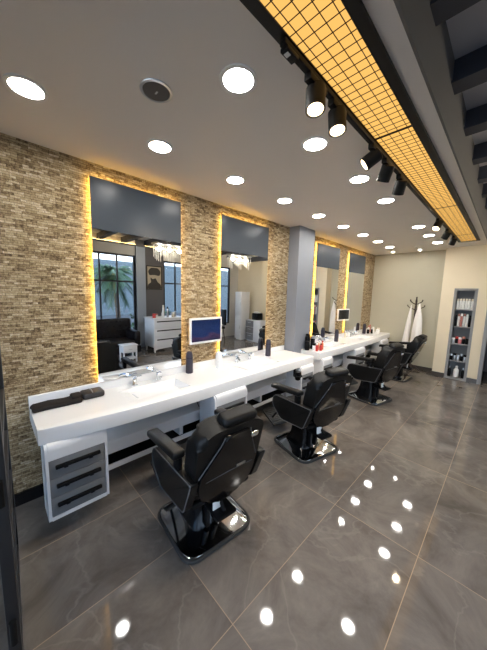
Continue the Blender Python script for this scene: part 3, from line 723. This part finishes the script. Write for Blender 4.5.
# ------------------------------------------------------------------ recessed shelf with products
t = thing('recessed_shelf', 'tall grey shelf recessed in the cream wall', 'shelf', (1.72, YN, 0))
W = .37; HS = 1.91
bm = B(); f = .045
box(bm, 0, f, -.015, .245, 0, HS); box(bm, W-f, W, -.015, .245, 0, HS); box(bm, f, W-f, -.015, .245, HS-f, HS); box(bm, f, W-f, -.015, .245, 0, .04)
obj('frame', bm, M['shelfgrey'], t)
bm = B(); box(bm, f, W-f, .225, .245, .04, HS-f); obj('back_panel', bm, M['shelfback'], t)
SZ = [.04, .40, .765, 1.125, 1.485]
for z in SZ[1:]:
    bm = B(); box(bm, f, W-f, -.005, .225, z-.02, z+.0); obj('shelf_board', bm, M['shelfgrey'], t)
SN = ['lowest', 'second lowest', 'middle', 'second highest', 'highest']
PS = ['first', 'second', 'third', 'fourth', 'fifth', 'sixth']
def fill(level, items):
    n = len(items)
    for i, (h, r, m, cm, st, desc) in enumerate(items):
        x = 1.72+f+.028+(W-2*f-.056)*(i/(n-1))
        bottle(x, YN+.055+.02*(i % 2), SZ[level], h, r, M[m], M[cm], '%s, %s from the mirror side on the %s board' % (desc, PS[i], SN[level]), 'products on the %s board of the recessed shelf' % SN[level], st)
fill(4, [(.215, .0205, 'whitep', 'cream', 1, 'white bottle')]*6)
fill(3, [(.24, .0195, 'blackp', 'blackp', 1, 'black can'), (.26, .0205, 'whitep', 'rose', 1, 'white can with a rose top'), (.27, .0205, 'rose', 'whitep', 1, 'rose can with a white top'),
         (.27, .0205, 'whitep', 'rose', 1, 'white can with a rose top'), (.26, .0205, 'whitep', 'whitep', 1, 'plain white can'), (.24, .0195, 'blackp', 'blackp', 1, 'black can')])
fill(2, [(.11, .028, 'steel', 'whitep', 2, 'silver jar with a white lid'), (.14, .026, 'blackp', 'red', 2, 'black jar with a red lid'), (.13, .028, 'pink', 'whitep', 2, 'pink jar with a white lid'),
         (.15, .026, 'blackp', 'rose', 2, 'black jar with a rose lid'), (.12, .026, 'blackp', 'blackp', 2, 'plain black jar')])
fill(1, [(.13, .026, 'blackp', 'steel', 2, 'black jar with a silver lid'), (.15, .026, 'steel', 'blackp', 2, 'silver jar with a black lid'), (.12, .030, 'steel', 'steel', 2, 'silver tin'),
         (.15, .026, 'blackp', 'steel', 2, 'black jar with a silver lid'), (.14, .024, 'steel', 'blackp', 2, 'silver jar with a black lid')])
fill(0, [(.22, .028, 'blackp', 'steel', 0, 'black bottle with a silver cap'), (.24, .048, 'whitep', 'whitep', 0, 'large white bottle'), (.22, .028, 'blackp', 'steel', 0, 'black bottle with a silver cap')])

# ------------------------------------------------------------------ black framed door leaf standing open by the camera
t = thing('glazed_door_leaf', 'black framed door leaf with blue glass standing open at the street end', 'door', (1.30, -.020, 0), math.radians(178))
bm = B()
for (a, b) in ((0, .05), (.80, .85)): box(bm, a, b, -.02, .02, .02, 1.62, .004)
for z in (.02, .28, .54, .80, 1.06, 1.32, 1.57): box(bm, .05, .80, -.018, .018, z, z+.05, .003)
obj('leaf_frame', bm, M['bframe'], t)
bm = B(); box(bm, .04, .81, -.004, .004, .05, 1.60); obj('pane', bm, M['bluegl'], t)
for z in (.35, .95, 1.5):
    bm = B(); cyl(bm, (-.012, 0, z-.05), (-.012, 0, z+.05), .012, n=10); obj('hinge', bm, M['black'], t)

# ------------------------------------------------------------------ the rest of the shop, seen in the mirrors
t = thing('chesterfield_sofa', 'black button tufted sofa below the tall window', 'sofa', (4.55, .92, 0))
bm = B(); box(bm, -.42, .40, 0, 1.85, .10, .28, .02); obj('sofa_base', bm, M['sofa'], t)
bm = B(); box(bm, -.44, .20, .16, .92, .28, .44, .05, 3); obj('seat_cushion', bm, M['sofa'], t)
bm = B(); box(bm, -.44, .20, .93, 1.69, .28, .44, .05, 3); obj('seat_cushion', bm, M['sofa'], t)
bm = B(); box(bm, .20, .42, .0, 1.85, .28, .94, .07, 4); obj('sofa_back', bm, M['sofa'], t)
bm = B()
for r_ in range(4):
    for c_ in range(11):
        sph(bm, (.198, .14+c_*.156+(r_ % 2)*.078 if c_ < 10 or r_ % 2 == 0 else .14+9*.156, .50+r_*.12), .016, .5, 1, 1, 6)
obj('tufting_button', bm, M['glossblack'], t)
for y0 in (0, 1.69):
    bm = B(); box(bm, -.42, .30, y0, y0+.16, .28, .66, .06, 4); obj('sofa_arm', bm, M['sofa'], t)
for (a, b) in ((-.36, .08), (-.36, 1.77), (.34, .08), (.34, 1.77)):
    bm = B(); cyl(bm, (a, b, 0), (a, b, .10), .022, .03, n=12); obj('leg', bm, M['wood'], t)

t = thing('coffee_table', 'small white side table with a drawer in front of the sofa', 'coffee table', (3.62, 2.12, 0))
bm = B(); box(bm, 0, .30, 0, .36, .40, .42, .004); obj('table_top', bm, M['whitem'], t)
bm = B(); box(bm, .02, .28, .02, .34, .24, .40); box(bm, .02, .28, .02, .34, .08, .10, .003); obj('body', bm, M['whitem'], t)
bm = B(); box(bm, .008, .02, .03, .33, .25, .39, .003); d = obj('drawer', bm, M['whitem'], t)
bm = B(); box(bm, -.004, .009, .14, .22, .31, .325, .002); obj('handle', bm, M['steel'], d)
for a in (.035, .265):
    for b in (.035, .325):
        bm = B(); box(bm, a-.015, a+.015, b-.015, b+.015, 0, .24, .002); obj('leg', bm, M['whitem'], t)

t = thing('white_dresser', 'white chest of drawers with three dark handles against the grey wall', 'dresser', (4.15, 3.12, 0))
bm = B(); box(bm, .02, .62, .02, .98, .14, .92, .008); box(bm, 0, .64, 0, 1.0, .92, .955, .006)
prism(bm, rounded([(.02, .14), (.98, .14), (.98, .03), (.90, .09), (.5, .115), (.10, .09), (.02, .03)], [0, 0, 0, .05, .1, .05, 0]), 'x', .02, .045)
obj('body', bm, M['whitem'], t)
for k in range(3):
    bm = B(); z = .16+k*.25; box(bm, .004, .022, .04, .96, z, z+.235, .004); d = obj('drawer', bm, M['whitem'], t)
    bm = B(); box(bm, -.012, .006, .10, .86, z+.185, z+.215, .003); obj('handle', bm, M['blackp'], d)
for a in (.06, .58):
    for b in (.06, .94):
        bm = B(); cyl(bm, (a, b, 0), (a, b, .14), .015, .03, n=10); obj('leg', bm, M['whitem'], t)
G = 'bottles on the white dresser'
for (x, y, h, r, m, cm, st, lab) in [
    (4.32, 3.22, .12, .045, 'red', 'red', 2, 'red tin on the white dresser by the picture'), (4.42, 3.34, .10, .04, 'whitep', 'rose', 2, 'white jar with a rose lid on the white dresser'),
    (4.30, 3.46, .20, .03, 'whitep', 'whitep', 0, 'white bottle beside the red tin on the dresser'), (4.45, 3.56, .34, .028, 'whitep', 'cream', 1, 'tallest white can on the dresser'),
    (4.35, 3.64, .30, .026, 'steel', 'blackp', 1, 'silver can with a black cap on the dresser'), (4.48, 3.72, .22, .03, 'blackp', 'blackp', 0, 'black bottle on the dresser'),
    (4.33, 3.80, .14, .04, 'cream', 'whitep', 2, 'cream jar on the dresser'), (4.42, 3.92, .16, .03, 'steel', 'steel', 2, 'silver tin at the far side of the dresser')]:
    bottle(x, y, .955, h, r, M[m], M[cm], lab, G, st)

t = thing('framed_picture', 'framed sepia picture of a figure in a dark hat on the grey wall', 'picture', (WX, 3.68, 2.09))
bm = B(); w_, h_ = .25, .36
box(bm, -.03, -.001, -w_, -w_+.03, -h_, h_); box(bm, -.03, -.001, w_-.03, w_, -h_, h_); box(bm, -.03, -.001, -w_+.03, w_-.03, h_-.03, h_); box(bm, -.03, -.001, -w_+.03, w_-.03, -h_, -h_+.03); obj('frame', bm, M['ink'], t)
bm = B(); box(bm, -.018, -.002, -w_+.03, w_-.03, -h_+.03, h_-.03); o = obj('print', bm, M['sepia'], t)
bm = B()
prism(bm, rounded([(-.16, .07), (-.20, .20), (-.10, .30), (.12, .30), (.21, .19), (.17, .06), (0, .09)], .05), 'x', -.022, -.018)
prism(bm, rounded([(-.13, .02), (-.05, -.05), (.04, .0), (.10, -.12), (.21, -.20), (.22, -.33), (-.22, -.33), (-.20, -.20), (-.10, -.14)], .04), 'x', -.022, -.018)
obj('silhouette', bm, M['ink'], o)

for cx_, cy_, lab in ((3.85, 3.45, 'crystal drop chandelier hanging nearer the picture'), (3.85, 5.75, 'crystal drop chandelier hanging nearer the tall white cabinet')):
    t = thing('chandelier', lab, 'chandelier', (cx_, cy_, 2.86), 0, 'crystal chandeliers')
    bm = B(); box(bm, -.16, .16, -.42, .42, .0, .05, .006); cyl(bm, (0, 0, .05), (0, 0, HT-2.86), .012); obj('frame', bm, M['steel'], t)
    for i in range(4):
        for j in range(9):
            bm = B(); L_ = .26+.16*((i*7+j*5) % 4)/3; x_, y_ = -.12+i*.08, -.38+j*.095
            lathe(bm, [(.001, 0), (.006, -.012), (.007, -L_+.03), (.001, -L_)], c=(x_, y_, 0), n=6); obj('crystal_drop', bm, M['crystal'], t)
    for j in range(3):
        bm = B(); sph(bm, (0, -.28+j*.28, -.03), .022); obj('bulb', bm, M['spotl'], t)
        l = bpy.data.lights.new('bulb_light', 'POINT'); l.energy = 5; l.color = (1, .86, .66); l.shadow_soft_size = .05
        lo = link(bpy.data.objects.new('bulb_light', l)); lo.parent = t; lo.location = (0, -.28+j*.28, -.10)

t = thing('tall_locker', 'tall white narrow cabinet in the corner facing the mirrors', 'cabinet', (4.30, 6.30, 0))
bm = B(); box(bm, 0, .33, 0, .40, .05, 1.74, .004); box(bm, .03, .30, .03, .37, 0, .05); obj('body', bm, M['whitem'], t)
for (a, b) in ((.06, .88), (.89, 1.73)):
    bm = B(); box(bm, .004, .326, -.016, 0, a, b, .003); d = obj('door', bm, M['whitem'], t)
    bm = B(); box(bm, .04, .055, -.03, -.016, (a+b)/2-.06, (a+b)/2+.06); obj('handle', bm, M['steel'], d)
t = thing('drawer_unit', 'low pale cabinet with grey drawers beside the tall white cabinet', 'drawer unit', (3.45, 6.42, 0))
bm = B(); box(bm, 0, .72, 0, .45, .04, .76, .004); box(bm, .03, .69, .03, .43, 0, .04); obj('body', bm, M['whitem'], t)
for k in range(3):
    bm = B(); box(bm, .34, .715, -.016, 0, .06+k*.232, .28+k*.232, .003); d = obj('drawer', bm, M['grey'], t)
    bm = B(); box(bm, .45, .60, -.028, -.016, .20+k*.232, .215+k*.232); obj('handle', bm, M['steel'], d)
bm = B(); box(bm, .005, .33, -.016, 0, .06, .75, .003); obj('door', bm, M['whitem'], t)
t = thing('sterilizer_box', 'black box with a white lid on the low drawer cabinet', 'sterilizer', (3.72, 6.55, .76))
bm = B(); box(bm, 0, .30, 0, .26, 0, .24, .02, 3); obj('body', bm, M['blackp'], t)
bm = B(); box(bm, .05, .25, .04, .22, .24, .29, .015, 3); obj('lid', bm, M['whitep'], t)
bm = B(); box(bm, .04, .26, -.006, .002, .05, .19, .003); obj('window', bm, M['screenblk'], t)
t = thing('framed_mirror', 'dark framed mirror on the cream wall above the drawer cabinet', 'mirror', (3.38, YN, 1.38))
bm = B(); box(bm, -.18, .18, -.03, -.001, -.52, .55, .004); obj('frame', bm, M['ink'], t)
bm = B(); box(bm, -.13, .13, -.034, -.028, -.47, .50); obj('glass', bm, M['screenblk'], t)
t = thing('waiting_chair', 'black office chair by the window near the tall cabinet', 'chair', (4.75, 5.55, 0), math.radians(20))
bm = B(); box(bm, -.24, .24, -.24, .24, .44, .52, .03, 3); obj('seat', bm, M['sofa'], t)
bm = B(); box(bm, -.22, .22, .22, .29, .56, 1.12, .03, 3); obj('backrest', bm, M['sofa'], t)
bm = B(); tube(bm, [(0, .26, .60), (0, .27, .48), (0, .10, .42)], .02); obj('back_support', bm, M['black'], t)
for a in (-.2, .2):
    for b in (-.2, .2):
        bm = B(); cyl(bm, (a*1.15, b*1.15, 0), (a*.9, b*.9, .45), .015, n=10); obj('leg', bm, M['black'], t)

# cove light along the top of the window wall
t = thing('cove_light', 'warm light line along the top of the window wall', 'cove light')
bm = B(); box(bm, WX-.045, WX, -1.1, 5.9, 2.96, 3.0); obj('ledge', bm, M['greywall'], t)
bm = B(); box(bm, WX-.04, WX-.012, -1.1, 5.9, 3.0, 3.006); obj('led_strip', bm, M['cove'], t)

# palm and shrubs outside
def palm(x, y, h, lab, seed):
    rnd = random.Random(seed)
    t = thing('palm_tree', lab, 'palm tree', (x, y, -.11))
    bm = B(); tube(bm, [(0, 0, 0), (.03, .15, h*.35), (.02, .10, h*.7), (0, 0, h)], [.12, .085, .08, .09], 10); obj('trunk', bm, M['bark'], t)
    bm = B()
    for k in range(64):
        a = k*2.4; el = rnd.uniform(-.7, 1.2); L_ = rnd.uniform(.75, 1.05)*h/2.35
        d = Vector((math.cos(a), math.sin(a), 0)); pts = []
        for s in range(9):
            f_ = s/8; pts.append(Vector((0, 0, h)) + d*L_*f_*math.cos(el)+Vector((0, 0, L_*(math.sin(el)*f_-.55*f_*f_))))
        side = Vector((-d.y, d.x, 0))
        tube(bm, pts, [.014]*8+[.004], 4)
        for s in range(1, 9):
            for q in range(2):
                p = pts[s-1].lerp(pts[s], q*.5)
                for sg in (-1, 1):
                    tip = p + side*sg*.30*(1-.5*s/8) + (pts[s]-pts[s-1])*1.3 + Vector((0, 0, -.08))
                    w2 = (pts[s]-pts[s-1])*.22
                    bm.faces.new([bm.verts.new(p-w2), bm.verts.new(p+w2), bm.verts.new(tip)])
    obj('crown', bm, M['leaf'], t, smooth=0)
palm(7.6, 3.25, 2.35, 'palm tree with a bare trunk outside the tall window', 3)
palm(10.5, 1.0, 3.2, 'taller palm tree farther out beyond the window', 9)
def shrub(x, y, r, lab, seed):
    rnd = random.Random(seed); bm = B()
    for k in range(420):
        v = Vector((rnd.gauss(0, 1), rnd.gauss(0, 1), rnd.gauss(0, 1))).normalized()*r*rnd.uniform(.55, 1)
        v.z = abs(v.z)*1.2
        u = Vector((rnd.gauss(0, 1), rnd.gauss(0, 1), rnd.gauss(0, 1))).normalized()*.11; w2 = u.cross(Vector((.3, .5, .8))).normalized()*.035
        bm.faces.new([bm.verts.new(v-u), bm.verts.new(v+w2), bm.verts.new(v+u), bm.verts.new(v-w2)])
    o = obj('garden_shrub', bm, M['shrub'], None, (x, y, -.11), smooth=0); tag(o, lab, 'shrub')
shrub(7.1, 4.15, .8, 'round green shrub outside beside the palm', 1)
shrub(8.9, 5.3, 1.1, 'larger green shrub outside behind the dresser window', 2)

# ------------------------------------------------------------------ world, colour, sampling quality
w = bpy.data.worlds.new('sky'); sc.world = w; w.use_nodes = True
nt = w.node_tree; bg = nt.nodes['Background']
tc = nt.nodes.new('ShaderNodeTexCoord'); sp = nt.nodes.new('ShaderNodeSeparateXYZ'); rp = nt.nodes.new('ShaderNodeValToRGB')
nt.links.new(tc.outputs['Generated'], sp.inputs[0]); nt.links.new(sp.outputs['Z'], rp.inputs[0]); nt.links.new(rp.outputs[0], bg.inputs['Color'])
rp.color_ramp.elements[0].position = 0; rp.color_ramp.elements[0].color = (.90, .95, 1, 1)
rp.color_ramp.elements[1].position = .6; rp.color_ramp.elements[1].color = (.62, .77, 1, 1)
bg.inputs['Strength'].default_value = 1.7
sc.view_settings.view_transform = 'Standard'; sc.view_settings.look = 'None'
sc.view_settings.gamma = 1; sc.view_settings.use_curve_mapping = False
sc.view_settings.exposure = 1.7
cy = sc.cycles
cy.use_denoising = True
cy.max_bounces = 10; cy.diffuse_bounces = 5; cy.glossy_bounces = 6; cy.transparent_max_bounces = 12
cy.sample_clamp_indirect = 6; cy.caustics_reflective = False; cy.caustics_refractive = False
